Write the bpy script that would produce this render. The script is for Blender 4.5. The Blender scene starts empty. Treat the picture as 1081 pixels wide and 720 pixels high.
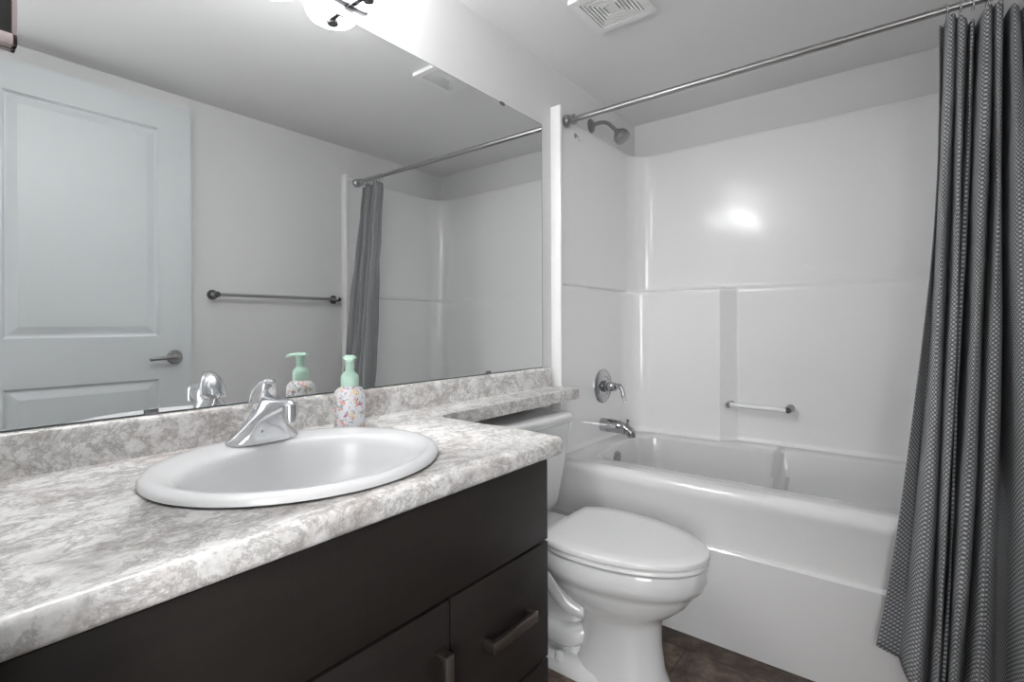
import bpy, bmesh, math, random
from mathutils import Vector, Matrix
PI = math.pi
C = bpy.context.scene.collection

# ------------------------------------------------------------------ camera
F_PX, YAW, PITCH, ROLL, VC = 535.92, 38.059, -0.107, -0.268, 344.37
cam = bpy.data.cameras.new('camera')
cam_ob = bpy.data.objects.new('camera', cam); C.objects.link(cam_ob)
cam.sensor_fit = 'HORIZONTAL'; cam.sensor_width = 36.0
cam.lens = F_PX / 1081 * 36.0
cam.shift_y = (VC - 360.0) / 1081
cam.clip_start = 0.02
s_, c_ = math.sin(math.radians(YAW)), math.cos(math.radians(YAW))
Rv, F0, U0 = Vector((c_, s_, 0)), Vector((-s_, c_, 0)), Vector((0, 0, 1))
a_, b_ = math.radians(PITCH), math.radians(ROLL)
Fv = F0*math.cos(a_) + U0*math.sin(a_)
Uv = U0*math.cos(a_) - F0*math.sin(a_)
R2 = Rv*math.cos(b_) + Uv*math.sin(b_)
U2 = Uv*math.cos(b_) - Rv*math.sin(b_)
M4 = Matrix((R2, U2, -Fv)).transposed().to_4x4()
M4.translation = Vector((1.255, 0.0, 1.15))
cam_ob.matrix_world = M4
bpy.context.scene.camera = cam_ob

# ------------------------------------------------------------------ light / exposure
LAMP_EMIT = 14.5          # the four frosted vanity shades
HALL_FILL_EMIT = 2.0           # added fill lamp, unseen on the hallway ceiling behind the camera
SKY = 6.4                 # daylight through an added, unseen hallway window, as soft fill
EXPOSURE = 0.82
w = bpy.data.worlds.new('world'); bpy.context.scene.world = w
w.use_nodes = True
w.node_tree.nodes['Background'].inputs[0].default_value = (1.0, 1.0, 1.0, 1)
w.node_tree.nodes['Background'].inputs[1].default_value = SKY
pl = bpy.data.lights.new('fill_window_portal', 'AREA'); pl.shape = 'RECTANGLE'; pl.size = 1.3; pl.size_y = 1.8
pl.cycles.is_portal = True
po = bpy.data.objects.new('fill_window_portal', pl); C.objects.link(po)
po.location = (2.20, -1.68, 1.30); po.rotation_euler = (math.radians(90), 0, 0)
vs = bpy.context.scene.view_settings
vs.view_transform = 'Standard'; vs.look = 'None'; vs.gamma = 1.0
vs.use_curve_mapping = False; vs.exposure = EXPOSURE

# ------------------------------------------------------------------ materials
def mat(name, col, rough=0.5, metal=0.0, spec=0.5, coat=0.0, emit=None, trans=0.0):
    m = bpy.data.materials.new(name); m.use_nodes = True
    b = m.node_tree.nodes['Principled BSDF']
    b.inputs['Base Color'].default_value = (*col, 1)
    b.inputs['Roughness'].default_value = rough
    b.inputs['Metallic'].default_value = metal
    b.inputs['Specular IOR Level'].default_value = spec
    b.inputs['Coat Weight'].default_value = coat
    b.inputs['Coat Roughness'].default_value = 0.08
    b.inputs['Transmission Weight'].default_value = trans
    if emit:
        b.inputs['Emission Color'].default_value = (*emit[0], 1)
        b.inputs['Emission Strength'].default_value = emit[1]
    return m
def nodes(m): return m.node_tree.nodes, m.node_tree.links, m.node_tree.nodes['Principled BSDF']
def noise(m, scale, detail=3, rough=0.5, dist=0.0, vec=None):
    N, L, b = nodes(m)
    n = N.new('ShaderNodeTexNoise'); n.inputs['Scale'].default_value = scale
    n.inputs['Detail'].default_value = detail; n.inputs['Roughness'].default_value = rough
    n.inputs['Distortion'].default_value = dist
    if vec is None:
        t = N.new('ShaderNodeTexCoord'); vec = t.outputs['Object']
    L.new(vec, n.inputs['Vector'])
    return n
def ramp(m, src, stops):
    N, L, b = nodes(m)
    r = N.new('ShaderNodeValToRGB'); L.new(src, r.inputs[0])
    e = r.color_ramp.elements
    while len(e) < len(stops): e.new(0.5)
    for k, (p, c) in enumerate(stops):
        e[k].position = p; e[k].color = (*c, 1)
    return r
def mix(m, fac, a, b2, mode='MIX'):
    N, L, b = nodes(m)
    x = N.new('ShaderNodeMix'); x.data_type = 'RGBA'; x.blend_type = mode
    for sock, v in ((x.inputs[0], fac), (x.inputs[6], a), (x.inputs[7], b2)):
        if isinstance(v, (int, float)): sock.default_value = v
        elif isinstance(v, tuple): sock.default_value = (*v, 1)
        else: L.new(v, sock)
    return x.outputs[2]
def bump(m, h, strength, dist=0.002):
    N, L, b = nodes(m)
    bp = N.new('ShaderNodeBump'); bp.inputs['Strength'].default_value = strength
    bp.inputs['Distance'].default_value = dist
    L.new(h, bp.inputs['Height']); L.new(bp.outputs[0], b.inputs['Normal'])

WALL = mat('wall_paint', (0.74, 0.74, 0.74), 0.55, spec=0.3)
bump(WALL, noise(WALL, 260, 2).outputs[0], 0.08, 0.001)
CEIL = mat('ceiling_paint', (0.83, 0.83, 0.83), 0.6, spec=0.3)
bump(CEIL, noise(CEIL, 180, 3).outputs[0], 0.12, 0.001)
TRIM = mat('trim_paint', (0.78, 0.78, 0.78), 0.35)
DOORP = mat('door_paint', (0.68, 0.715, 0.73), 0.38)
ACRYL = mat('dim_acrylic', (0.80, 0.80, 0.80), 0.09, spec=0.5, coat=0.3)  # tub: same acrylic as the surround, darkened to stand for weaker light
SURR = mat('lit_acrylic', (0.93, 0.93, 0.93), 0.14, spec=0.5, coat=0.12)  # surround: same acrylic as the tub, lightened to stand for stronger light
bump(SURR, noise(SURR, 3.0, 1).outputs[0], 0.03, 0.01)
bump(ACRYL, noise(ACRYL, 3.0, 1).outputs[0], 0.03, 0.01)
PORC = mat('white_porcelain', (0.76, 0.765, 0.77), 0.07, coat=0.4)
SINKP = mat('sink_porcelain', (0.70, 0.705, 0.71), 0.20, spec=0.45)
DCHR = mat('dark_reflection_chrome', (0.46, 0.46, 0.47), 0.10, 1.0)  # chrome with dark reflections put into its base colour
SEATP = mat('seat_plastic', (0.80, 0.80, 0.80), 0.22)
CHROME = mat('chrome', (0.72, 0.73, 0.75), 0.06, 1.0)
BRUSH = mat('brushed_nickel', (0.43, 0.43, 0.43), 0.28, 1.0)
PULLM = mat('satin_pull_metal', (0.27, 0.245, 0.225), 0.35, 1.0)
PEWTER = mat('dark_nickel', (0.24, 0.24, 0.25), 0.25, 1.0)
GREYN = mat('grey_nickel', (0.31, 0.31, 0.315), 0.28, 0.9)
MIRR = mat('mirror_silver', (0.86, 0.87, 0.87), 0.0, 1.0)
MEDGE = mat('mirror_edge', (0.10, 0.12, 0.12), 0.3)
BLACK = mat('black_gap', (0.012, 0.012, 0.012), 0.6)
GREYM = mat('grey_metal', (0.42, 0.35, 0.35), 0.4)
CLEAR = mat('clear_plastic', (0.9, 0.9, 0.9), 0.15, trans=0.85)
BARP = mat('pale_bar_plastic', (0.86, 0.86, 0.86), 0.12, coat=0.5)
VENTP = mat('vent_plastic', (0.85, 0.85, 0.85), 0.45)
VDARK = mat('vent_slot', (0.05, 0.05, 0.05), 0.8)
MINT = mat('mint_plastic', (0.52, 0.74, 0.62), 0.32)
GLOW = mat('frosted_lamp_glass', (0.95, 0.95, 0.95), 0.3, emit=((1.0, 1.0, 1.0), LAMP_EMIT))
HGLOW = mat('hall_fill_glass', (0.95, 0.95, 0.95), 0.4, emit=((1.0, 1.0, 1.0), HALL_FILL_EMIT))  # glass of the added hallway fill lamp
HALLW = mat('hall_paint', (0.62, 0.62, 0.62), 0.6)
CAULK = mat('caulk', (0.78, 0.78, 0.78), 0.4)

# espresso wood
WOOD = mat('espresso_wood', (0.03, 0.025, 0.022), 0.42, spec=0.3)
N, L, b = nodes(WOOD)
t = N.new('ShaderNodeTexCoord'); mp = N.new('ShaderNodeMapping')
mp.inputs['Scale'].default_value = (6, 2.0, 9.0); L.new(t.outputs['Object'], mp.inputs[0])
n1 = noise(WOOD, 1.3, 5, 0.6, 0.4, mp.outputs[0])
mp2 = N.new('ShaderNodeMapping'); mp2.inputs['Scale'].default_value = (60, 60, 3); L.new(t.outputs['Object'], mp2.inputs[0])
n2 = noise(WOOD, 3.0, 3, 0.6, 0, mp2.outputs[0])
r1 = ramp(WOOD, n1.outputs[0], [(0.3, (0.015, 0.0125, 0.0115)), (0.7, (0.024, 0.020, 0.018))])
r2 = ramp(WOOD, n2.outputs[0], [(0.3, (0.85, 0.85, 0.85)), (0.8, (1.15, 1.15, 1.15))])
L.new(mix(WOOD, 0.5, r1.outputs[0], r2.outputs[0], 'MULTIPLY'), b.inputs['Base Color'])

# granite-look laminate
GRAN = mat('granite_laminate', (0.6, 0.58, 0.56), 0.16, spec=0.5)
N, L, b = nodes(GRAN)
t = N.new('ShaderNodeTexCoord')
mp = N.new('ShaderNodeMapping'); mp.inputs['Rotation'].default_value = (0.3, 0.2, 0.6)
mp.inputs['Scale'].default_value = (1.3, 0.95, 1.2); L.new(t.outputs['Object'], mp.inputs[0])
na = noise(GRAN, 16, 8, 0.68, 0.5, mp.outputs[0])
nb = noise(GRAN, 6.5, 8, 0.74, 0.3, mp.outputs[0])
nc = noise(GRAN, 110, 4, 0.65, 0.2, mp.outputs[0])
nd = noise(GRAN, 10.0, 10, 0.76, 0.35, mp.outputs[0])
base = ramp(GRAN, na.outputs[0], [(0.28, (0.44, 0.425, 0.41)), (0.41, (0.66, 0.645, 0.63)), (0.52, (0.86, 0.85, 0.84)), (0.8, (0.76, 0.75, 0.735))])
blot = ramp(GRAN, nb.outputs[0], [(0.52, (0, 0, 0)), (0.68, (0.7, 0.7, 0.7))])
c1 = mix(GRAN, blot.outputs[0], base.outputs[0], (0.40, 0.33, 0.305))
vein = ramp(GRAN, nd.outputs[0], [(0.462, (0, 0, 0)), (0.492, (0.5, 0.5, 0.5)), (0.508, (0.5, 0.5, 0.5)), (0.538, (0, 0, 0))])
c2 = mix(GRAN, vein.outputs[0], c1, (0.27, 0.245, 0.235))
spk = ramp(GRAN, nc.outputs[0], [(0.34, (0.80, 0.79, 0.78)), (0.5, (1, 1, 1)), (0.72, (1.12, 1.12, 1.12))])
c3 = mix(GRAN, 0.75, c2, spk.outputs[0], 'MULTIPLY')
L.new(c3, b.inputs['Base Color'])

# vinyl tile floor
TILE = mat('brown_vinyl_tile', (0.1, 0.07, 0.055), 0.42)
N, L, b = nodes(TILE)
t = N.new('ShaderNodeTexCoord')
mp = N.new('ShaderNodeMapping'); mp.inputs['Location'].default_value = (-0.18, -0.44, 0); mp.inputs['Rotation'].default_value = (0, 0, 0)
L.new(t.outputs['Object'], mp.inputs[0])
bk = N.new('ShaderNodeTexBrick'); bk.inputs['Scale'].default_value = 1.0
bk.inputs['Brick Width'].default_value = 0.90; bk.inputs['Row Height'].default_value = 0.45
bk.inputs['Mortar Size'].default_value = 0.003; bk.inputs['Mortar Smooth'].default_value = 0.3
bk.inputs['Color1'].default_value = (0.22, 0.22, 0.22, 1); bk.inputs['Color2'].default_value = (1.0, 1.0, 1.0, 1)
bk.inputs['Mortar'].default_value = (0.12, 0.12, 0.12, 1)
L.new(mp.outputs[0], bk.inputs['Vector'])
nf = noise(TILE, 16, 9, 0.75, 0.3)
rf = ramp(TILE, nf.outputs[0], [(0.28, (0.030, 0.020, 0.016)), (0.45, (0.125, 0.080, 0.060)), (0.60, (0.26, 0.185, 0.145)), (0.8, (0.45, 0.35, 0.295))])
L.new(mix(TILE, 0.75, rf.outputs[0], bk.outputs['Color'], 'MULTIPLY'), b.inputs['Base Color'])

# waffle-weave curtain (uses the UV layer, metres along / down the cloth)
CURT = mat('grey_waffle_fabric', (0.2, 0.21, 0.22), 0.85, spec=0.15)
N, L, b = nodes(CURT)
t = N.new('ShaderNodeTexCoord'); sp = N.new('ShaderNodeSeparateXYZ'); L.new(t.outputs['UV'], sp.inputs[0])
def mth(op, a, b2=None, c=None):
    x = N.new('ShaderNodeMath'); x.operation = op
    for k, v in enumerate((a, b2, c)):
        if v is None: continue
        if isinstance(v, (int, float)): x.inputs[k].default_value = v
        else: L.new(v, x.inputs[k])
    return x.outputs[0]
K = 2*PI/0.0125
sx = mth('SINE', mth('MULTIPLY', sp.outputs[0], K))
sy = mth('SINE', mth('MULTIPLY', sp.outputs[1], K))
pr = mth('MULTIPLY', sx, sy)
ht = mth('MULTIPLY_ADD', pr, 0.5, 0.5)
rc = ramp(CURT, ht, [(0.2, (0.17, 0.176, 0.187)), (0.66, (0.27, 0.277, 0.29)), (0.84, (0.66, 0.67, 0.68))])
L.new(rc.outputs[0], b.inputs['Base Color'])
bump(CURT, ht, 0.6, 0.002)

# printed bottle label: pale ground with coral, purple and grey-green sprigs
FLOR = mat('floral_print', (0.8, 0.8, 0.82), 0.3)
N, L, b = nodes(FLOR)
t = N.new('ShaderNodeTexCoord')
def spots(scale, loc, lo, hi):
    mpx = N.new('ShaderNodeMapping'); mpx.inputs['Location'].default_value = loc
    L.new(t.outputs['Object'], mpx.inputs[0])
    nn = noise(FLOR, scale, 2, 0.5, 0.6, mpx.outputs[0])
    return ramp(FLOR, nn.outputs[0], [(lo, (0, 0, 0)), (hi, (1, 1, 1))]).outputs[0]
g = mix(FLOR, spots(95, (1, 2, 3), 0.56, 0.60), (0.72, 0.73, 0.76), (0.33, 0.36, 0.36))
g = mix(FLOR, spots(60, (5, 1, 7), 0.60, 0.63), g, (0.78, 0.36, 0.30))
g = mix(FLOR, spots(75, (9, 4, 2), 0.62, 0.65), g, (0.42, 0.18, 0.30))
g = mix(FLOR, spots(80, (3, 8, 6), 0.61, 0.64), g, (0.75, 0.62, 0.38))
L.new(g, b.inputs['Base Color'])

# ------------------------------------------------------------------ mesh helpers
def obj(name, bm, m, parent=None, smooth=35, loc=None):
    if smooth:
        bm.normal_update()
        for f in bm.faces: f.smooth = True
        for e in bm.edges:
            if len(e.link_faces) == 2 and e.calc_face_angle(0) > math.radians(smooth): e.smooth = False
    me = bpy.data.meshes.new(name); bm.to_mesh(me); bm.free()
    for mm in (m if isinstance(m, (list, tuple)) else [m]): me.materials.append(mm)
    o = bpy.data.objects.new(name, me); C.objects.link(o)
    if parent is not None: o.parent = parent; o.matrix_parent_inverse = Matrix.Translation(-parent.location)
    return o
def thing(name, label, cat, loc=(0, 0, 0), group=None):
    o = bpy.data.objects.new(name, None); C.objects.link(o); o.location = loc
    o.empty_display_size = 0.05
    o['label'] = label; o['category'] = cat
    if group: o['group'] = group
    return o
def tag(o, label, cat, group=None):
    o['label'] = label; o['category'] = cat
    if group: o['group'] = group
def struct(name, bm, m, parent=None, label=None, smooth=35):
    o = obj(name, bm, m, parent, smooth)
    if parent is None: o['kind'] = 'structure'
    if label: o['label'] = label
    return o
def box(bm, x0, x1, y0, y1, z0, z1, bev=0.0, seg=2):
    b2 = bmesh.new()
    bmesh.ops.create_cube(b2, size=1)
    for v in b2.verts:
        v.co = Vector((x0+(v.co.x+.5)*(x1-x0), y0+(v.co.y+.5)*(y1-y0), z0+(v.co.z+.5)*(z1-z0)))
    if bev: bmesh.ops.bevel(b2, geom=b2.edges[:], offset=bev, segments=seg, affect='EDGES', profile=0.5)
    me = bpy.data.meshes.new('tmp'); b2.to_mesh(me); b2.free(); bm.from_mesh(me); bpy.data.meshes.remove(me)
    return bm
def B(*a, **k): return box(bmesh.new(), *a, **k)
def loft(bm, rings, cap0=True, cap1=True, closed=True):
    V = [[bm.verts.new(p) for p in r] for r in rings]
    n = len(V[0])
    for i in range(len(V)-1):
        for j in range(n if closed else n-1):
            k = (j+1) % n
            try: bm.faces.new((V[i][j], V[i][k], V[i+1][k], V[i+1][j]))
            except ValueError: pass
    if cap0: bm.faces.new(list(reversed(V[0])))
    if cap1: bm.faces.new(V[-1])
    return bm
def fix(bm): bmesh.ops.recalc_face_normals(bm, faces=bm.faces[:]); return bm
def tube(bm, pts, rad, n=16, cap=True):
    pts = [Vector(p) for p in pts]
    rads = rad if isinstance(rad, (list, tuple)) else [rad]*len(pts)
    rings = []; up = None
    for i, p in enumerate(pts):
        d = (pts[min(i+1, len(pts)-1)] - pts[max(i-1, 0)]).normalized()
        if up is None:
            up = Vector((0, 0, 1)) if abs(d.z) < 0.9 else Vector((1, 0, 0))
        x = (up - d*up.dot(d)).normalized(); y = d.cross(x); up = x
        rings.append([p + (x*math.cos(2*PI*k/n) + y*math.sin(2*PI*k/n))*rads[i] for k in range(n)])
    return fix(loft(bm, rings, cap, cap))
def smoothpath(pts, n=8):
    P = [Vector(p) for p in pts]; P = [2*P[0]-P[1]] + P + [2*P[-1]-P[-2]]
    out = []
    for i in range(1, len(P)-2):
        for k in range(n):
            t = k/n; a, b2, c, d = P[i-1:i+3]
            out.append(0.5*((2*b2)+(c-a)*t+(2*a-5*b2+4*c-d)*t*t+(3*b2-a-3*c+d)*t**3))
    out.append(P[-2]); return out
def lathe(bm, prof, origin=(0, 0, 0), axis=(0, 0, 1), n=32):
    # prof: (radius, height along the axis)
    q = Vector((0, 0, 1)).rotation_difference(Vector(axis)); o = Vector(origin)
    rings = [[o + q @ Vector((r*math.cos(2*PI*k/n), r*math.sin(2*PI*k/n), h)) for k in range(n)] for r, h in prof]
    return fix(loft(bm, rings, True, True))
def rrect(x0, x1, y0, y1, z, r, n=8):
    pts = []
    for (cx, cy, a0) in ((x1-r, y1-r, 0), (x0+r, y1-r, 90), (x0+r, y0+r, 180), (x1-r, y0+r, 270)):
        for k in range(n+1):
            a = math.radians(a0+90*k/n); pts.append(Vector((cx+r*math.cos(a), cy+r*math.sin(a), z)))
    return pts
def prism(bm, poly, z0, z1, bev=0.0, seg=3):
    b2 = bmesh.new()
    lo = [b2.verts.new((x, y, z0)) for x, y in poly]; hi = [b2.verts.new((x, y, z1)) for x, y in poly]
    n = len(poly)
    b2.faces.new(list(reversed(lo))); b2.faces.new(hi)
    for i in range(n): b2.faces.new((lo[i], lo[(i+1) % n], hi[(i+1) % n], hi[i]))
    fix(b2)
    if bev:
        es = [e for e in b2.edges if abs(e.verts[0].co.z-e.verts[1].co.z) < 1e-6]
        bmesh.ops.bevel(b2, geom=es, offset=bev, segments=seg, affect='EDGES', profile=0.5)
    me = bpy.data.meshes.new('tmp'); b2.to_mesh(me); b2.free(); bm.from_mesh(me); bpy.data.meshes.remove(me)
    return bm

# ------------------------------------------------------------------ room shell
W, ZC, YB, YF = 1.617, 2.301, 2.768, 0.050
T = 0.10
fl_ = B(-T, W+T, -1.6, YB+T, -0.06, 0.0); box(fl_, W+T, 3.0, -1.6, YF, -0.06, 0.0)
struct('floor', fl_, TILE)
ce_ = B(-T, W+T, -1.6, YB+T, ZC, ZC+0.06); box(ce_, W+T, 3.0, -1.6, YF, ZC, ZC+0.06)
struct('ceiling', ce_, CEIL)
struct('wall_left', B(-T, 0, YF-0.12, YB, 0, ZC), WALL)
struct('wall_right', B(W, W+T, YF-0.12, YB, 0, ZC), WALL)
struct('wall_back', B(-T, W+T, YB, YB+T, 0, ZC), WALL)
fw = bmesh.new()                                   # entry wall with the doorway the camera stands in
box(fw, 0, 0.69, YF-0.12, YF, 0, ZC); box(fw, 1.60, W, YF-0.12, YF, 0, ZC); box(fw, W+T, 3.0, YF-0.12, YF, 0, ZC); box(fw, 0.69, 1.60, YF-0.12, YF, 2.24, ZC)
struct('wall_front', fw, WALL)
cs = bmesh.new()
for (x0, x1) in ((0.62, 0.69), ):
    box(cs, x0, x1, YF, YF+0.012, 0, 2.299, 0.003)
struct('trim_1', cs, TRIM)
cs = B(0.62, 1.61, YF, YF+0.015, 2.235, 2.30, 0.003)
# hallway beyond the doorway; its unseen window is added for soft fill light
hw = bmesh.new(); wx0, wx1, wz0, wz1 = 1.56, 2.85, 0.40, 2.20
box(hw, -T, wx0, -1.6-T, -1.6, 0, ZC); box(hw, wx1, 3.0, -1.6-T, -1.6, 0, ZC); box(hw, wx0, wx1, -1.6-T, -1.6, 0, wz0); box(hw, wx0, wx1, -1.6-T, -1.6, wz1, ZC)
struct('wall_hall', hw, HALLW)
wf = bmesh.new()
for q in ((wx0, wx0+0.04, wz0, wz1), (wx1-0.04, wx1, wz0, wz1), (wx0, wx1, wz0, wz0+0.04), (wx0, wx1, wz1-0.04, wz1)):
    box(wf, q[0], q[1], -1.66, -1.61, q[2], q[3])
struct('fill_window_1', wf, TRIM)  # frame of the added window that lets fill light in
struct('wall_hall_left', B(-T-0.02, -T, -1.6, YF-0.12, 0, ZC), HALLW)
struct('wall_hall_right', B(3.0, 3.02, -1.6, YF, 0, ZC), HALLW)
cs.free()
struct('baseboard_right', B(W-0.012, W, YF, 1.87, 0, 0.10, 0.003), TRIM)
struct('baseboard_left', B(0, 0.012, 1.03, 1.87, 0, 0.10, 0.003), TRIM)

hl = thing('hall_fill_lamp', 'round flush fill lamp, added unseen in the hallway behind the doorway', 'ceiling lamp', (1.53, -0.45, ZC))  # unseen lamp, added only for soft fill through the doorway
obj('fill_lamp_base', lathe(bmesh.new(), [(0.19, -0.02), (0.19, 0.0)], (1.53, -0.45, ZC)), BRUSH, hl)
obj('lamp_shade', lathe(bmesh.new(), [(0.02, -0.095), (0.10, -0.085), (0.16, -0.055), (0.18, -0.02)], (1.53, -0.45, ZC)), HGLOW, hl)

# door, open flat along the right wall
X0, X1 = 1.550, 1.588
Y0, Y1, ZD = 0.17, 1.0, 2.213
dd = bmesh.new()
def panel_face(bm, xf, sgn):
    # moulded face: flat field with two recessed, then raised panels
    pans = [(0.334, 0.862, 1.106, 2.089), (0.334, 0.862, 0.20, 0.904)]
    ys = [Y0, 0.334, 0.862, Y1]; zs = [0.012, 0.20, 0.904, 1.106, 2.089, ZD]
    for i in range(3):
        for j in range(5):
            if i == 1 and j in (1, 3): continue
            q = [Vector((xf, ys[i], zs[j])), Vector((xf, ys[i+1], zs[j])), Vector((xf, ys[i+1], zs[j+1])), Vector((xf, ys[i], zs[j+1]))]
            bm.faces.new([bm.verts.new(p) for p in q])
    for (ya, yb, za, zb) in pans:
        def rect(o, dx): return [Vector((xf+sgn*dx, ya+o, za+o)), Vector((xf+sgn*dx, yb-o, za+o)), Vector((xf+sgn*dx, yb-o, zb-o)), Vector((xf+sgn*dx, ya+o, zb-o))]
        loft(bm, [rect(0, 0), rect(0.009, 0.009), rect(0.016, 0.010), rect(0.046, 0.002)], False, True)
panel_face(dd, X0, 1); panel_face(dd, X1, -1)
for (a, b2) in (((X0, Y0), (X1, Y0)), ((X0, Y1), (X1, Y1))):
    dd.faces.new([dd.verts.new(p) for p in ((a[0], a[1], 0.012), (b2[0], b2[1], 0.012), (b2[0], b2[1], ZD), (a[0], a[1], ZD))])
for z in (0.012, ZD):
    dd.faces.new([dd.verts.new(p) for p in ((X0, Y0, z), (X1, Y0, z), (X1, Y1, z), (X0, Y1, z))])
bmesh.ops.remove_doubles(dd, verts=dd.verts[:], dist=1e-5)
door = struct('door_1', fix(dd), DOORP, None, 'white two-panel door standing open against the right wall', smooth=12)
hb = lathe(bmesh.new(), [(0.0335, 0), (0.0335, 0.006), (0.030, 0.010), (0.012, 0.011), (0.011, 0.048), (0.009, 0.052)], (X0, 0.925, 1.005), (-1, 0, 0))
tube(hb, smoothpath([(X0-0.045, 0.928, 1.005), (X0-0.048, 0.90, 1.005), (X0-0.047, 0.86, 1.003), (X0-0.045, 0.812, 1.000)], 5), 0.0085)
h1 = struct('door_handle', hb, BRUSH, door, 'brushed nickel lever')
for z in (0.25, 1.15, 2.0):
    hg = lathe(bmesh.new(), [(0.007, 0), (0.007, 0.09)], (1.569, Y0-0.008, z)); box(hg, 1.5665, 1.5715, Y0-0.09, Y0-0.008, z, z+0.09)
    struct('hinge', hg, BRUSH, door)

# ------------------------------------------------------------------ bathtub
tub = thing('bathtub', 'white alcove bathtub with stepped front apron across the end of the room', 'bathtub', (0.8, 2.3, 0))
bm = bmesh.new()
RZ = 0.562; YA = 1.886
XL, XR, YK = 0.003, W-0.003, YB-0.002
NR = 16
def brect(x0, x1, y0, y1, z, r, step=0.0):
    pts = []
    n = NR
    cor = ((x1-r, y1-r, 0), (x0+r, y1-r, 90), (x0+r, y0+r, 180), (x1-r, y0+r, 270))
    for ci, (cx, cy, a0) in enumerate(cor):
        for k in range(n+1):
            a = math.radians(a0+90*k/n); pts.append(Vector((cx+r*math.cos(a), cy+r*math.sin(a), z)))
        nx = cor[(ci+1) % 4]; a = math.radians(a0+90)
        p0 = pts[-1]; p1 = Vector((nx[0]+r*math.cos(a), nx[1]+r*math.sin(a), z))
        for k in range(1, 90): pts.append(p0.lerp(p1, k/90))
    for p in pts:                                   # arm-rest step in the far long wall
        if p.y > (y0+y1)/2:
            t = min(1, max(0, (p.x-0.755)/0.035)); t = t*t*(3-2*t)
            p.y -= step*(1-t)*min(1, (p.y-(y0+y1)/2)/((y1-y0)/2))
    return pts
ap = [(YA+0.035, RZ), (YA+0.022, RZ-0.003), (YA+0.010, RZ-0.010), (YA+0.003, RZ-0.022), (YA, RZ-0.040), (YA+0.003, RZ-0.055), (YA+0.008, RZ-0.10), (YA+0.010, 0.353), (YA+0.009, 0.347), (YA-0.002, 0.3425), (YA-0.006, 0.337), (YA-0.006, 0.325), (YA-0.006, 0.0)]
# rim and basin
rings = [brect(XL, XR, YA+0.035, YK, RZ, 0.004),
         brect(0.105, W-0.105, 2.005, 2.655, RZ, 0.13, 0.046),
         brect(0.112, W-0.112, 2.012, 2.648, RZ-0.004, 0.13, 0.047),
         brect(0.118, W-0.120, 2.018, 2.642, RZ-0.014, 0.13, 0.050),
         brect(0.135, W-0.16, 2.030, 2.632, RZ-0.12, 0.13, 0.050),
         brect(0.170, W-0.26, 2.050, 2.612, 0.24, 0.13, 0.050),
         brect(0.195, W-0.32, 2.075, 2.590, 0.17, 0.13, 0.046),
         brect(0.24, W-0.38, 2.12, 2.545, 0.14, 0.12, 0.03),
         brect(0.34, W-0.50, 2.20, 2.46, 0.132, 0.10, 0.0)]
loft(bm, rings, False, True)
# front apron
loft(bm, [[Vector((x, y, z)) for y, z in ap] for x in (XL, XR)], False, False, closed=False)
fix(bm)
for f in bm.faces:                                  # make sure the visible side is the front
    pass
obj('tub_body', bm, ACRYL, tub, 30)
obj('overflow_plate', lathe(bmesh.new(), [(0.038, 0), (0.038, 0.005), (0.031, 0.011), (0.006, 0.012)], (0.122, 2.270, 0.497), (1, 0, -0.1)), BRUSH, tub)
obj('drain', lathe(bmesh.new(), [(0.035, 0), (0.033, 0.004), (0.01, 0.004)], (0.42, 2.32, 0.133)), CHROME, tub)

# ------------------------------------------------------------------ tub surround
sur = thing('tub_surround', 'glossy white moulded wall surround above the bathtub', 'shower surround', (0.8, 2.7, RZ))
ZT = 2.105
def bprof(x, low):
    if not low: return 2.742
    t = min(1, max(0, (x-0.50)/0.070))
    return 2.664 + (2.724-2.664)*t
def section(z, low, inset=0.0):
    xs = 0.012+inset; r = 0.125; pts = []
    yl = bprof(0, low)-inset; yr = bprof(1.5, low)-inset
    pts += [Vector((xs, 1.89 + (yl-r-1.89)*k/6, z)) for k in range(6)]
    for k in range(13):
        a = math.radians(180-90*k/12); pts.append(Vector((xs+r+r*math.cos(a), yl-r+r*math.sin(a), z)))
    for x in (0.2, 0.3, 0.4, 0.46, 0.485, 0.495, 0.50, 0.505, 0.515, 0.56, 0.568, 0.575, 0.582, 0.59, 0.62, 0.8, 1.0, 1.2, 1.4):
        pts.append(Vector((x, bprof(x, low)-inset, z)))
    xe = W-xs
    for k in range(13):
        a = math.radians(90-90*k/12); pts.append(Vector((xe-r+r*math.cos(a), yr-r+r*math.sin(a), z)))
    pts += [Vector((xe, yr-r + (1.89-(yr-r))*k/6, z)) for k in range(1, 7)]
    return pts
def toplip(z):
    pts = section(z, False); out = []
    for p in pts:
        q = p.copy()
        if p.y > 2.60: q.y = YB-0.001
        if p.x < 0.10 and p.y <= 2.735: q.x = 0.001
        if p.x > W-0.10 and p.y <= 2.735: q.x = W-0.001
        out.append(q)
    return out
bm = bmesh.new()
loft(bm, [section(RZ+0.001, True, 0.012), section(RZ+0.014, True, 0.002), section(RZ+0.022, True), section(RZ+0.03, True), section(1.310, True), section(1.322, True), section(1.331, True, -0.004), section(1.338, False, 0.006), section(1.346, False), section(1.358, False), section(ZT-0.024, False),
          section(ZT-0.012, False), section(ZT-0.004, False, -0.002), section(ZT, False, -0.006), toplip(ZT)], False, False, closed=False)
obj('wall_panel', fix(bm), SURR, sur, 40)
for s, nm in ((0, 'left'), (1, 'right')):
    x0, x1 = (0.0005, 0.052) if s == 0 else (W-0.052, W-0.0005)
    obj('front_flange', B(x0, x1, YA-0.002, YA+0.020, RZ+0.0015, 2.118, 0.004), SURR, sur)

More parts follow.
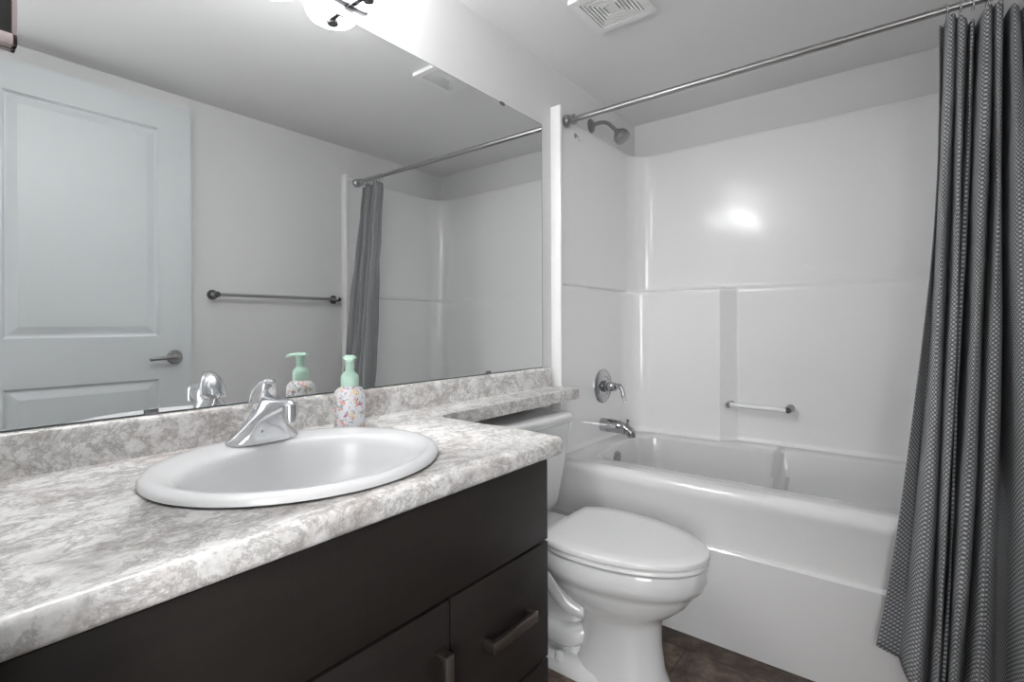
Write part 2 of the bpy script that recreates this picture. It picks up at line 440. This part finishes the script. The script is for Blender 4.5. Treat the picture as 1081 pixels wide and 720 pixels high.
# grab bar on the far wall
gb = thing('grab_bar', 'short pale plastic bar on the far wall of the tub surround', 'grab bar', (0.68, 2.70, 0.745))
gy = 2.655
obj('bar', tube(bmesh.new(), [(0.552, gy, 0.750), (0.800, gy, 0.745)], 0.0115), BARP, gb)
for x, yw in ((0.545, 2.700), (0.808, 2.7235)):
    mm = tube(bmesh.new(), [(x, yw, 0.7475), (x, gy-0.006, 0.7475)], [0.019, 0.014])
    obj('bracket', mm, PEWTER if x > .7 else BRUSH, gb)

# valve, spout, shower head, hook
vt = thing('shower_valve', 'round chrome shower valve with lever on the left tub wall', 'shower valve', (0.012, 2.338, 0.836))
obj('escutcheon', lathe(bmesh.new(), [(0.087, 0), (0.087, 0.006), (0.080, 0.012), (0.052, 0.016), (0.048, 0.012), (0.03, 0.014)], (0.012, 2.338, 0.836), (1, 0, 0)), DCHR, vt)
hbm = lathe(bmesh.new(), [(0.030, 0.012), (0.030, 0.030), (0.024, 0.034), (0.026, 0.05), (0.022, 0.060), (0.020, 0.078), (0.008, 0.083)], (0.012, 2.338, 0.836), (1, 0, 0))
tube(hbm, smoothpath([(0.082, 2.338, 0.842), (0.112, 2.338, 0.838), (0.125, 2.338, 0.815), (0.130, 2.338, 0.785), (0.140, 2.338, 0.765)], 5), [0.014]*6+[0.010]*9+[0.008]*6, 12)
obj('lever', hbm, DCHR, vt)
spt = thing('tub_spout', 'chrome tub spout with diverter knob under the shower valve', 'tub spout', (0.012, 2.332, 0.64))
bm = tube(bmesh.new(), smoothpath([(0.012, 2.332, 0.640), (0.06, 2.332, 0.640), (0.11, 2.332, 0.638), (0.150, 2.332, 0.630), (0.172, 2.332, 0.612), (0.176, 2.332, 0.594)], 5), [0.034]*6+[0.033]*5+[0.030]*5+[0.026]*5+[0.020]*5, 20)
obj('spout_body', bm, DCHR, spt)
obj('diverter_knob', lathe(bmesh.new(), [(0.004, 0), (0.004, 0.016), (0.008, 0.018), (0.008, 0.028), (0.004, 0.030)], (0.155, 2.332, 0.652)), DCHR, spt)
sh = thing('overhead_shower', 'small round shower head on a bent arm above the tub surround', 'shower head', (0, 2.25, 2.14))
obj('arm_flange', lathe(bmesh.new(), [(0.034, 0.0005), (0.034, 0.005), (0.026, 0.012), (0.012, 0.014)], (0, 2.25, 2.146), (1, 0, 0)), GREYN, sh)
obj('shower_arm', tube(bmesh.new(), smoothpath([(0.008, 2.25, 2.146), (0.05, 2.25, 2.150), (0.088, 2.25, 2.140), (0.120, 2.25, 2.112), (0.146, 2.25, 2.082)], 5), 0.0095), GREYN, sh)
ax = Vector((0.62, 0, -0.78)).normalized(); o = Vector((0.140, 2.25, 2.090))
obj('spray_head', lathe(bmesh.new(), [(0.013, 0), (0.017, 0.008), (0.018, 0.016), (0.030, 0.022), (0.037, 0.034), (0.039, 0.050), (0.036, 0.062), (0.028, 0.066), (0.008, 0.067)], o, ax), GREYN, sh)
hk = lathe(bmesh.new(), [(0.012, 0), (0.011, 0.003), (0.002, 0.004)], (0.0125, 2.081, 2.045), (1, 0, 0))
tube(hk, smoothpath([(0.014, 2.081, 2.05), (0.028, 2.081, 2.035), (0.032, 2.081, 2.015), (0.040, 2.081, 2.02)], 4), 0.002, 8)
tag(obj('adhesive_hook', hk, CLEAR), 'tiny clear adhesive hook under the left end of the shower curtain rod', 'hook')

# ------------------------------------------------------------------ shower rod and curtain
YR, ZR = 1.990, 2.0825
rod = thing('curtain_rod', 'brushed metal tension rod spanning the tub below the ceiling', 'curtain rod', (0.8, YR, ZR))
obj('outer_tube', tube(bmesh.new(), [(0.03, YR, ZR), (1.08, YR, ZR)], 0.0128, 20), BRUSH, rod)
obj('inner_tube', tube(bmesh.new(), [(1.08, YR, ZR), (W-0.03, YR, ZR)], 0.0112, 20), BRUSH, rod)
for (x, d) in ((0.0125, 1), (W-0.0125, -1)):
    obj('end_cap', lathe(bmesh.new(), [(0.026, 0), (0.029, 0.004), (0.029, 0.020), (0.025, 0.026), (0.018, 0.030), (0.018, 0.036), (0.023, 0.040), (0.023, 0.052), (0.013, 0.054)], (x, YR, ZR), (d, 0, 0), 28), BRUSH, rod)

cur = thing('shower_curtain', 'grey waffle-weave shower curtain gathered at the right end of the rod', 'shower curtain', (1.45, 1.85, 0.2))
# control columns: (x_top, x_mid, x_bottom, offset in y), alternately valley and ridge
COLS = [(1.330, 1.288, 1.172, 0.012, 'e'), (1.339, 1.300, 1.232, 0.050, 'v'), (1.351, 1.318, 1.269, -0.020, 'r'), (1.365, 1.336, 1.294, 0.055, 'v'),
        (1.379, 1.352, 1.312, -0.020, 'r'), (1.391, 1.361, 1.322, 0.060, 'v'), (1.400, 1.366, 1.326, 0.008, 'r'), (1.412, 1.374, 1.331, 0.120, 'v'),
        (1.430, 1.397, 1.343, -0.025, 'r'), (1.445, 1.418, 1.368, 0.070, 'v'), (1.457, 1.435, 1.391, -0.012, 'r'), (1.469, 1.458, 1.440, 0.130, 'v'),
        (1.487, 1.492, 1.525, -0.020, 'r'), (1.503, 1.530, 1.575, 0.060, 'v'), (1.515, 1.555, 1.600, 0.03, 'r')]
def lag(z, a, b2, c):
    za, zb, zc = 2.03, 1.13, 0.2
    return a*(z-zb)*(z-zc)/((za-zb)*(za-zc)) + b2*(z-za)*(z-zc)/((zb-za)*(zb-zc)) + c*(z-za)*(z-zb)/((zc-za)*(zc-zb))
def ybase(z):
    t = min(1, max(0, (z-0.45)/1.55)); return 1.795 + (1.965-1.795)*t
bm = bmesh.new(); uvl = bm.loops.layers.uv.new('UVMap')
NZ, SUB = 70, 10
grid = []; us = []
for i in range(NZ+1):
    row = []
    for ci in range(len(COLS)-1):
        A, Bc = COLS[ci], COLS[ci+1]
        for k in range(SUB + (1 if ci == len(COLS)-2 else 0)):
            t = k/SUB
            zlo = 0.215 - 0.09*min(1, (ci+t)/2.5)
            z = 2.035 + (zlo-2.035)*i/NZ
            xa, xb = lag(z, *A[:3]), lag(z, *Bc[:3])
            x = xa+(xb-xa)*t
            if A[4] == 'r': wgt = 1-(t**2.6)
            elif Bc[4] == 'r': wgt = 1-((1-t)**2.6)
            else: wgt = 1-t
            if A[4] == 'r': dy = Bc[3]+(A[3]-Bc[3])*wgt
            elif Bc[4] == 'r': dy = A[3]+(Bc[3]-A[3])*wgt
            else: dy = A[3]*(1-t)+Bc[3]*t
            g1 = 0.65 + 0.35*(1-abs(z-1.0)/1.0) if z > 1 else 1.0
            y = ybase(z) + dy*max(0.5, g1) + 0.003*math.sin(z*7+ci*1.7) + 0.002*math.sin(z*23+ci*0.9)
            tz = min(1, max(0, (z-0.60)/0.35)); ylim = 1.868 + 0.25*tz*tz
            if y > ylim: y = ylim + 0.06*math.tanh((y-ylim)/0.06)*tz
            x += 0.0025*math.sin(z*5.3+ci*2.1)
            row.append(Vector((x, y, z + (0.012*math.sin(ci*0.9) if i == 0 else 0))))
    grid.append(row)
mid = grid[NZ//2]; acc = 0; us = [0]
for a, b2 in zip(mid, mid[1:]): acc += (b2-a).length; us.append(acc)
V = [[bm.verts.new(p) for p in r] for r in grid]
for i in range(NZ):
    for j in range(len(mid)-1):
        f = bm.faces.new((V[i][j], V[i+1][j], V[i+1][j+1], V[i][j+1]))
        for lp, (a, b2) in zip(f.loops, ((i, j), (i+1, j), (i+1, j+1), (i, j+1))):
            lp[uvl].uv = (us[b2], grid[a][b2].z)
oc = obj('cloth', bm, CURT, cur, 80)
sd = oc.modifiers.new('thick', 'SOLIDIFY'); sd.thickness = 0.0018; sd.offset = 0
for k, x in enumerate((1.345, 1.374, 1.402, 1.432, 1.462, 1.492, 1.52)):
    rg = bmesh.new(); n = 20
    tube(rg, [(x+0.002*math.sin(a*2), YR-0.004+0.017*math.cos(a), ZR-0.0065+0.021*math.sin(a)) for a in [2*PI*i/n for i in range(n+1)]], 0.0018, 6)
    obj('ring', rg, CHROME, cur)

# ------------------------------------------------------------------ ceiling exhaust vent
vn = thing('exhaust_vent', 'square white exhaust fan grille with concentric slots on the ceiling', 'vent', (0.42, 1.66, ZC))
vx, vy, vh = 0.418, 1.664, 0.117
def sqring(bm, h0, h1, z0, z1, bev=0.0):
    loft(bm, [[Vector((vx+sx*h, vy+sy*h, z)) for sx, sy in ((-1, -1), (1, -1), (1, 1), (-1, 1))] for h, z in ((h1, z1), (h1, z0), (h0, z0), (h0, z1))], False, False)
bm = bmesh.new(); sqring(bm, 0.088, vh, ZC-0.016, ZC-0.0005)
obj('frame', fix(bm), VENTP, vn)
obj('backing', B(vx-0.09, vx+0.09, vy-0.09, vy+0.09, ZC-0.003, ZC-0.0005), VDARK, vn)
h = 0.083
while h > 0.022:
    bm = bmesh.new(); sqring(bm, h-0.0068, h, ZC-0.015, ZC-0.003); obj('slat', fix(bm), VENTP, vn); h -= 0.0125
obj('centre_plate', B(vx-0.02, vx+0.02, vy-0.02, vy+0.02, ZC-0.015, ZC-0.003), VENTP, vn)

# ------------------------------------------------------------------ mirror
mr = thing('wall_mirror', 'large frameless wall mirror above the vanity backsplash', 'mirror', (0, 0.95, 0.97))
obj('glass', B(0.0015, 0.006, 0.10, 1.808, 0.969, 2.016), MIRR, mr)
eb = bmesh.new()
box(eb, 0.001, 0.0058, 1.808, 1.8105, 0.969, 2.016); box(eb, 0.001, 0.0058, 0.10, 1.8105, 2.016, 2.018); box(eb, 0.001, 0.0062, 0.10, 1.8105, 0.9665, 0.9695)
obj('edge', eb, MEDGE, mr)
for y, z in ((1.54, 2.015), (0.37, 0.972), (1.45, 0.972)):
    obj('clip', B(0.001, 0.0085, y-0.013, y+0.013, z-0.006, z+0.006, 0.001), PEWTER, mr)

# ------------------------------------------------------------------ vanity light
vl = thing('vanity_light', 'four-shade vanity light bar on the wall above the mirror', 'wall lamp', (0, 0.585, 2.06))
obj('wall_plate', B(0.0005, 0.016, 0.50, 0.67, 2.028, 2.10, 0.004), PEWTER, vl)
ra = B(0.016, 0.036, 0.28, 0.895, 2.040, 2.060, 0.002)
obj('rail', ra, PEWTER, vl)
for y in (0.315, 0.495, 0.675, 0.855):
    ab = B(0.012, 0.042, y-0.024, y+0.004, 2.036, 2.064, 0.003)
    box(ab, 0.040, 0.105, y-0.017, y-0.003, 2.042, 2.053, 0.002)
    lathe(ab, [(0.015, 2.037), (0.017, 2.040), (0.017, 2.056)], (0.092, y, 0))
    obj('arm', ab, PEWTER, vl)
    obj('lamp_shade', lathe(bmesh.new(), [(0.030, 2.0545), (0.052, 2.0555), (0.066, 2.060), (0.073, 2.070), (0.075, 2.085), (0.074, 2.108), (0.068, 2.111)], (0.094, y, 0), n=40), GLOW, vl)

# ------------------------------------------------------------------ framed panel at the left end of the mirror
mc = thing('framed_panel', 'grey framed panel with a black inner border in front of the mirror, top left corner', 'frame', (0.018, 0.11, 1.64))
fy0, fy1, fz0, fz1 = 0.053, 0.169, 1.643, 2.10
fr = bmesh.new()
for q in ((fy1-0.007, fy1, fz0, fz1), (fy0, fy0+0.007, fz0, fz1), (fy0, fy1, fz0, fz0+0.020), (fy0, fy1, fz1-0.02, fz1)):
    box(fr, 0.0095, 0.024, *q, 0.001)
obj('frame', fr, GREYM, mc)
obj('inner_border', B(0.0095, 0.018, fy0+0.007, fy1-0.007, fz0+0.020, fz1-0.02), BLACK, mc)
obj('centre_panel', B(0.018, 0.021, fy0+0.02, fy1-0.024, fz0+0.022, fz1-0.03, 0.001), GREYM, mc)

# ------------------------------------------------------------------ towel bar on the right wall
tb = thing('towel_bar', 'brushed towel bar mounted on the grey wall opposite the mirror', 'towel bar', (W, 1.47, 1.316))
obj('bar', tube(bmesh.new(), [(1.562, 1.095, 1.316), (1.562, 1.85, 1.316)], 0.0085), BRUSH, tb)
for y in (1.12, 1.825):
    obj('post', lathe(bmesh.new(), [(0.026, 0.0005), (0.026, 0.006), (0.022, 0.010), (0.010, 0.012), (0.010, 0.040), (0.015, 0.044), (0.015, 0.066), (0.010, 0.070)], (W, y, 1.316), (-1, 0, 0)), PEWTER, tb)

# ------------------------------------------------------------------ vanity cabinet
ZCT, ZCB = 0.885, 0.843
vc = thing('vanity_cabinet', 'espresso brown vanity cabinet with flat fronts and square metal pulls', 'cabinet', (0.28, 0.54, 0))
XF = 0.557
body = B(0.002, XF, YF+0.003, 1.003, 0.10, ZCB-0.001)
box(body, 0.002, 0.50, YF+0.003, 1.0, 0.0, 0.10)
obj('body', body, WOOD, vc)
GP = 0.006
obj('gap_shade', B(XF+0.0002, XF+0.0012, YF+0.006, 1.002, 0.103, ZCB-0.002), BLACK, vc)  # black sheet standing in for the shade in gaps between fronts
def front(name, y0, y1, z0, z1): return obj(name, B(XF+0.0015, XF+0.019, y0+GP/2, y1-GP/2, z0+GP/2, z1-GP/2, 0.0012), WOOD, vc)
yA, yB2, yC, yD = YF+0.004, 0.372, 0.676, 1.004
front('false_front', yA, yD, 0.640, ZCB-0.009)
d1 = front('door', yA, yB2, 0.105, 0.640); d2 = front('door', yB2, yC, 0.105, 0.640)
dr = [front('drawer', yC, yD, a, b2) for a, b2 in ((0.362, 0.640), (0.105, 0.362))]
XP = XF+0.019
def pull(par, y0, y1, z0, z1, vertical):
    bm = bmesh.new()
    box(bm, XP+0.020, XP+0.033, y0, y1, z0, z1, 0.001)
    if vertical:
        for za in (z0, z1-0.010): box(bm, XP-0.001, XP+0.022, y0, y1, za, za+0.010, 0.001)
    else:
        for ya in (y0, y1-0.010): box(bm, XP-0.001, XP+0.022, ya, ya+0.010, z0, z1, 0.001)
    o = obj('pull', bm, PULLM, par)
pull(dr[0], 0.765, 0.915, 0.497, 0.519, False)
pull(dr[1], 0.765, 0.915, 0.225, 0.247, False)
pull(d2, 0.633, 0.653, 0.405, 0.560, True)
pull(d1, 0.330, 0.350, 0.405, 0.560, True)

# ------------------------------------------------------------------ countertop (with the narrow shelf running over the toilet)
ct = thing('countertop', 'granite-patterned countertop with a narrow shelf running over the toilet tank', 'countertop', (0.3, 0.9, ZCB))
XE, YE, XS, YS = 0.610, 1.030, 0.165, 1.845
poly = [(0.0015, YF+0.002), (XE, YF+0.002)]
def arc(cx, cy, r, a0, a1, n=6): return [(cx+r*math.cos(math.radians(a0+(a1-a0)*k/n)), cy+r*math.sin(math.radians(a0+(a1-a0)*k/n))) for k in range(n+1)]
poly += arc(XE-0.02, YE-0.02, 0.02, 0, 90)
poly += arc(XS+0.05, YE+0.05, 0.05, 270, 180, 10)
poly += [(XS, YS), (0.0015, YS)]
bm = bmesh.new()
# slab with an oval hole for the basin: outer polygon bridged by boolean
prism(bm, poly, ZCB, ZCT)
bmesh.ops.remove_doubles(bm, verts=bm.verts[:], dist=1e-6)
# rounded front nose and right end (not the shelf): bevel chosen edges
sel = []
for e in bm.edges:
    a, b2 = e.verts[0].co, e.verts[1].co
    if abs(a.z-b2.z) > 1e-6: continue
    m = (a+b2)/2
    if m.x > XE-0.021 and m.y > YF+0.01: sel.append(e)
bmesh.ops.bevel(bm, geom=sel, offset=0.014, segments=4, affect='EDGES', profile=0.5)
slab = obj('slab', fix(bm), GRAN, ct, 40)
# cut the sink opening
SX, SY = 0.322, 0.532
SAX, SAY = 0.247, 0.268
hb = bmesh.new()
loft(hb, [[Vector((SX+0.02+0.195*math.cos(2*PI*k/48), SY+0.243*math.sin(2*PI*k/48), z)) for k in range(48)] for z in (ZCB-0.05, ZCT+0.05)])
fix(hb)
cutter = obj('cutter_tmp', hb, GRAN)
bo = slab.modifiers.new('hole', 'BOOLEAN'); bo.operation = 'DIFFERENCE'; bo.object = cutter; bo.solver = 'EXACT'
bpy.context.view_layer.update()
dg = bpy.context.evaluated_depsgraph_get()
nm = bpy.data.meshes.new_from_object(slab.evaluated_get(dg))
slab.modifiers.clear(); slab.data = nm
bpy.data.objects.remove(cutter)
bs = bmesh.new()
prof = [(0.0015, ZCT), (0.0215, ZCT), (0.0200, ZCT+0.012), (0.0200, 0.952), (0.0185, 0.960), (0.0140, 0.965), (0.0015, 0.966)]
fix(loft(bs, [[Vector((x, y, z)) for x, z in prof] for y in (YF+0.003, 1.855)]))
obj('backsplash', bs, GRAN, ct, 50)
box_bm = bmesh.new()
# cabinet top must not fill the basin: lower the carcass under the sink
for v in vc.children[0].data.vertices:
    if v.co.z > ZCB-0.01 and v.co.x < 0.5: pass

# ------------------------------------------------------------------ sink
sk = thing('drop_in_sink', 'oval white drop-in sink set in the countertop', 'sink', (SX, SY, ZCT))
bm = bmesh.new()
def ell(cx, cy, ax_, ay_, z, n=72): return [Vector((cx+ax_*math.cos(2*PI*k/n), cy+ay_*math.sin(2*PI*k/n), z)) for k in range(n)]
rings = [ell(SX, SY, SAX-0.006, SAY-0.006, ZCT+0.0005), ell(SX, SY, SAX, SAY, ZCT+0.003), ell(SX, SY, SAX, SAY, ZCT+0.009), ell(SX, SY, SAX-0.004, SAY-0.004, ZCT+0.015), ell(SX, SY, SAX-0.012, SAY-0.012, ZCT+0.018),
         ell(SX+0.005, SY, SAX-0.024, SAY-0.024, ZCT+0.018),
         ell(SX+0.028, SY, 0.186, 0.232, ZCT+0.012), ell(SX+0.028, SY, 0.180, 0.226, ZCT+0.009), ell(SX+0.028, SY, 0.174, 0.220, ZCT+0.001), ell(SX+0.028, SY, 0.170, 0.216, ZCT-0.012), ell(SX+0.027, SY, 0.164, 0.209, ZCT-0.05),
         ell(SX+0.025, SY, 0.152, 0.194, ZCT-0.095), ell(SX+0.02, SY, 0.120, 0.150, ZCT-0.130), ell(SX+0.015, SY, 0.07, 0.09, ZCT-0.14), ell(SX+0.012, SY, 0.022, 0.022, ZCT-0.146)]
loft(bm, rings, False, True)
so = obj('basin', fix(bm), SINKP, sk, 60)
obj('drain', lathe(bmesh.new(), [(0.022, 0), (0.020, 0.003), (0.004, 0.004)], (SX+0.012, SY, ZCT-0.1455)), CHROME, sk)

# open up the carcass under the basin so nothing intersects
cb = vc.children[0]
hb = bmesh.new(); box(hb, 0.03, 0.53, 0.11, 0.975, 0.60, 0.90)
cutter = obj('cutter_tmp', hb, WOOD)
bo = cb.modifiers.new('hole', 'BOOLEAN'); bo.operation = 'DIFFERENCE'; bo.object = cutter; bo.solver = 'EXACT'
bpy.context.view_layer.update(); dg = bpy.context.evaluated_depsgraph_get()
nm = bpy.data.meshes.new_from_object(cb.evaluated_get(dg)); cb.modifiers.clear(); cb.data = nm
bpy.data.objects.remove(cutter)

# ------------------------------------------------------------------ faucet
FX, FY, FZ = 0.135, 0.540, ZCT+0.0155
fa = thing('faucet', 'chrome single-handle faucet on the back deck of the sink', 'faucet', (FX, FY, FZ))
bm = bmesh.new()
def se(cx, cy, a, b2, z, p=2.4, n=40, tilt=0):
    out = []
    for k in range(n):
        t = 2*PI*k/n; c, s = math.cos(t), math.sin(t)
        x = a*math.copysign(abs(c)**(2/p), c); y = b2*math.copysign(abs(s)**(2/p), s)
        out.append(Vector((cx+x, cy+y, z+tilt*x)))
    return out
bl = [(0.0, -.032, .036, .078), (0.006, -.032, .036, .078), (0.014, -.030, .037, .068), (0.030, -.028, .043, .050), (0.048, -.026, .056, .036), (0.062, -.025, .082, .027),
      (0.073, -.024, .112, .0225), (0.083, -.023, .128, .020), (0.091, -.022, .130, .018), (0.097, -.018, .122, .014), (0.099, -.01, .10, .008)]
loft(bm, [se(FX+(x0+x1)/2, FY, (x1-x0)/2, yb, FZ+z, 2.2) for z, x0, x1, yb in bl])
obj('base', fix(bm), CHROME, fa, 50)
obj('aerator', lathe(bmesh.new(), [(0.0125, 0), (0.0150, 0.003), (0.0150, 0.036), (0.012, 0.040)], (FX+0.117, FY, FZ+0.052)), CHROME, fa)
bm = bmesh.new()
loft(bm, [se(FX-0.001, FY, 0.0270, 0.0270, FZ+0.072, 2), se(FX-0.001, FY, 0.0285, 0.0285, FZ+0.077, 2), se(FX-0.001, FY, 0.0285, 0.0285, FZ+0.086, 2), se(FX+0.002, FY, 0.0275, 0.0275, FZ+0.101, 2, tilt=0.15),
          se(FX+0.007, FY, 0.0250, 0.0235, FZ+0.116, 2, tilt=0.25), se(FX+0.012, FY, 0.0200, 0.017, FZ+0.127, 2.1, tilt=0.3), se(FX+0.015, FY, 0.012, 0.010, FZ+0.133, 2, tilt=0.3), se(FX+0.017, FY, 0.004, 0.003, FZ+0.135, 2, tilt=0.3)])
loft(bm, [[Vector((FX+x, FY+wy*math.cos(2*PI*k/16), FZ+z+hz*math.sin(2*PI*k/16))) for k in range(16)] for x, z, wy, hz in ((0.005, 0.122, 0.012, 0.008), (0.025, 0.128, 0.011, 0.007), (0.042, 0.131, 0.009, 0.005), (0.048, 0.131, 0.004, 0.003))])
obj('handle', fix(bm), CHROME, fa, 50)
obj('lift_rod', lathe(bmesh.new(), [(0.0025, 0), (0.0025, 0.072), (0.005, 0.074), (0.006, 0.080), (0.003, 0.085)], (FX-0.040, FY, FZ)), CHROME, fa)

# ------------------------------------------------------------------ soap bottle
BX, BY = 0.124, 0.768
sb = thing('soap_bottle', 'floral foaming soap bottle with mint green pump behind the sink', 'soap dispenser', (BX, BY, ZCT))
zb = ZCT
obj('bottle', lathe(bmesh.new(), [(0.033, 0.0006), (0.038, 0.003), (0.039, 0.010), (0.039, 0.086), (0.037, 0.097), (0.030, 0.106), (0.0225, 0.110), (0.0205, 0.114)], (BX, BY, zb), n=40), FLOR, sb)
obj('collar', lathe(bmesh.new(), [(0.0215, 0.112), (0.0220, 0.114), (0.0220, 0.134), (0.020, 0.141), (0.0135, 0.147), (0.012, 0.150)], (BX, BY, zb)), MINT, sb)
pm = lathe(bmesh.new(), [(0.0115, 0.149), (0.0115, 0.176), (0.0135, 0.180), (0.0135, 0.188), (0.012, 0.190)], (BX, BY, zb))
dv = Vector((0.80, -0.60, 0))
q = [Vector((BX, BY, zb+0.184)) - dv*0.018 + Vector((0, 0, 0)), Vector((BX, BY, zb+0.184)) + dv*0.01, Vector((BX, BY, zb+0.1835)) + dv*0.028, Vector((BX, BY, zb+0.179)) + dv*0.040]
side = Vector((-dv.y, dv.x, 0))
rg = []
for i, p in enumerate(q):
    wd = (0.014, 0.018, 0.013, 0.008)[i]; hh = (0.0045, 0.005, 0.0045, 0.0035)[i]
    rg.append([p + side*wd*math.cos(2*PI*k/16) + Vector((0, 0, 1))*hh*math.sin(2*PI*k/16) for k in range(16)])
fix(loft(pm, rg))
obj('pump_head', pm, MINT, sb)

# ------------------------------------------------------------------ toilet
TY = 1.530
tl = thing('toilet', 'white two-piece toilet beside the vanity with its lid closed', 'toilet', (0.4, TY, 0))
def egg(x0, x1, hw, z, n=56, back=0.62, p=2.0):
    # wide point at 'back' fraction from the tip; squarer towards the tank
    xc = x1-(x1-x0)*back; out = []
    for k in range(n):
        t = 2*PI*k/n; c, s = math.cos(t), math.sin(t)
        if c >= 0: x = xc + (x1-xc)*c; y = hw*s
        else: x = xc - (xc-x0)*abs(c)**(2/2.6); y = hw*math.copysign(abs(s)**(2/2.6), s)
        out.append(Vector((x, TY+y, z)))
    return out
bm = bmesh.new()
loft(bm, [egg(0.345, 0.672, 0.112, 0.0, back=.5), egg(0.350, 0.668, 0.110, 0.02, back=.5), egg(0.372, 0.650, 0.102, 0.06, back=.5), egg(0.380, 0.640, 0.097, 0.14, back=.5), egg(0.378, 0.640, 0.098, 0.21, back=.5),
          egg(0.355, 0.650, 0.112, 0.238, back=.52), egg(0.325, 0.685, 0.137, 0.262, back=.55), egg(0.295, 0.722, 0.158, 0.295, back=.58), egg(0.275, 0.742, 0.171, 0.325), egg(0.266, 0.750, 0.176, 0.343), egg(0.258, 0.768, 0.188, 0.352),
          egg(0.250, 0.778, 0.193, 0.375), egg(0.250, 0.780, 0.194, 0.410), egg(0.254, 0.776, 0.190, 0.420), egg(0.27, 0.76, 0.175, 0.424)])
fix(bm)
# rear deck, waist and foot
loft(bm, [rrect(0.10, 0.38, TY-0.062, TY+0.062, z, 0.03) for z in (0.0, 0.30)]+[rrect(0.05, 0.34, TY-0.10, TY+0.10, 0.34, 0.04), rrect(0.035, 0.33, TY-0.125, TY+0.125, 0.37, 0.04), rrect(0.035, 0.33, TY-0.13, TY+0.13, 0.418, 0.04)])
loft(bm, [rrect(0.10, 0.52, TY-0.118, TY+0.118, 0.0, 0.05), rrect(0.10, 0.52, TY-0.118, TY+0.118, 0.018, 0.05), rrect(0.11, 0.50, TY-0.105, TY+0.105, 0.036, 0.05), rrect(0.12, 0.48, TY-0.085, TY+0.085, 0.044, 0.05)])
for sg in (-1, 1):                                  # trapway bulging on both flanks
    yy = TY+sg*0.062
    path = smoothpath([(0.215, yy, 0.40), (0.245, yy+sg*0.006, 0.335), (0.290, yy+sg*0.010, 0.270), (0.350, yy+sg*0.008, 0.215), (0.430, yy-sg*0.01, 0.190)], 6)
    tube(bm, path, [0.032]*18+[0.030, 0.028, 0.026, 0.024, 0.020, 0.014, 0.006], 18)
    path = smoothpath([(0.440, yy-sg*0.03, 0.150), (0.360, yy-sg*0.004, 0.110), (0.310, yy, 0.100), (0.250, yy, 0.095), (0.20, yy, 0.065), (0.17, yy-sg*0.01, 0.02)], 6)
    tube(bm, path, [0.010, 0.018, 0.024, 0.030, 0.034, 0.037]+[0.040]*25, 18)
fix(bm)
obj('bowl', bm, PORC, tl, 50)
for sg in (-1, 1):
    obj('bolt_cap', lathe(bmesh.new(), [(0.017, 0), (0.017, 0.010), (0.013, 0.020), (0.004, 0.024)], (0.330, TY+sg*0.098, 0.036)), SEATP, tl)
bm = bmesh.new()
loft(bm, [egg(0.262, 0.778, 0.190, 0.4265), egg(0.256, 0.785, 0.196, 0.430), egg(0.256, 0.785, 0.196, 0.438), egg(0.262, 0.779, 0.190, 0.443)])
obj('seat', fix(bm), SEATP, tl, 50)
bm = bmesh.new()
def lidring(dx, z):
    pts = egg(0.235+dx, 0.788-dx, 0.199-dx, z, n=88, back=.60)
    for p in pts:
        if p.x < 0.285+dx*0.6: p.x = 0.285+dx*0.6
    return pts
loft(bm, [lidring(0.006, 0.4455), lidring(0.0, 0.449), lidring(0.0, 0.457), lidring(0.002, 0.4625), lidring(0.006, 0.4650), lidring(0.05, 0.4660), lidring(0.12, 0.4665)])
obj('lid', fix(bm), SEATP, tl, 50)
for sg in (-1, 1):
    obj('hinge', tube(bmesh.new(), [(0.272, TY+sg*0.05, 0.437), (0.272, TY+sg*0.10, 0.437)], 0.012), SEATP, tl)
bm = bmesh.new()
def tk(x1, y0, y1, z, r=0.035): return rrect(0.012, x1, y0, y1, z, r)
loft(bm, [tk(0.135, 1.355, 1.705, 0.420), tk(0.148, 1.340, 1.715, 0.428), tk(0.156, 1.330, 1.722, 0.46), tk(0.176, 1.305, 1.745, 0.62), tk(0.190, 1.292, 1.757, 0.765)])
obj('tank', fix(bm), PORC, tl, 50)
bm = bmesh.new()
loft(bm, [tk(0.198, 1.284, 1.762, 0.7655, .045), tk(0.206, 1.276, 1.769, 0.772, .05), tk(0.207, 1.275, 1.770, 0.790, .05), tk(0.202, 1.280, 1.765, 0.799, .048), tk(0.190, 1.292, 1.753, 0.804, .04), tk(0.15, 1.33, 1.72, 0.806, .03)])
obj('tank_lid', fix(bm), PORC, tl, 50)
fl = lathe(bmesh.new(), [(0.014, 0), (0.014, 0.006), (0.008, 0.014)], (0.186, 1.345, 0.715), (1, 0, 0))
tube(fl, [(0.205, 1.345, 0.715), (0.206, 1.400, 0.708)], [0.008, 0.006])
obj('flush_lever', fl, CHROME, tl)
obj('supply_hose', tube(bmesh.new(), smoothpath([(0.10, 1.66, 0.425), (0.10, 1.68, 0.38), (0.085, 1.76, 0.30), (0.06, 1.77, 0.22), (0.045, 1.74, 0.18)], 6), 0.006, 10), BARP, tl)
vv = lathe(bmesh.new(), [(0.02, 0.0005), (0.018, 0.006), (0.008, 0.008), (0.008, 0.05), (0.014, 0.052), (0.014, 0.066)], (0.0, 1.74, 0.165), (1, 0, 0))
obj('shutoff_valve', vv, CHROME, tl)
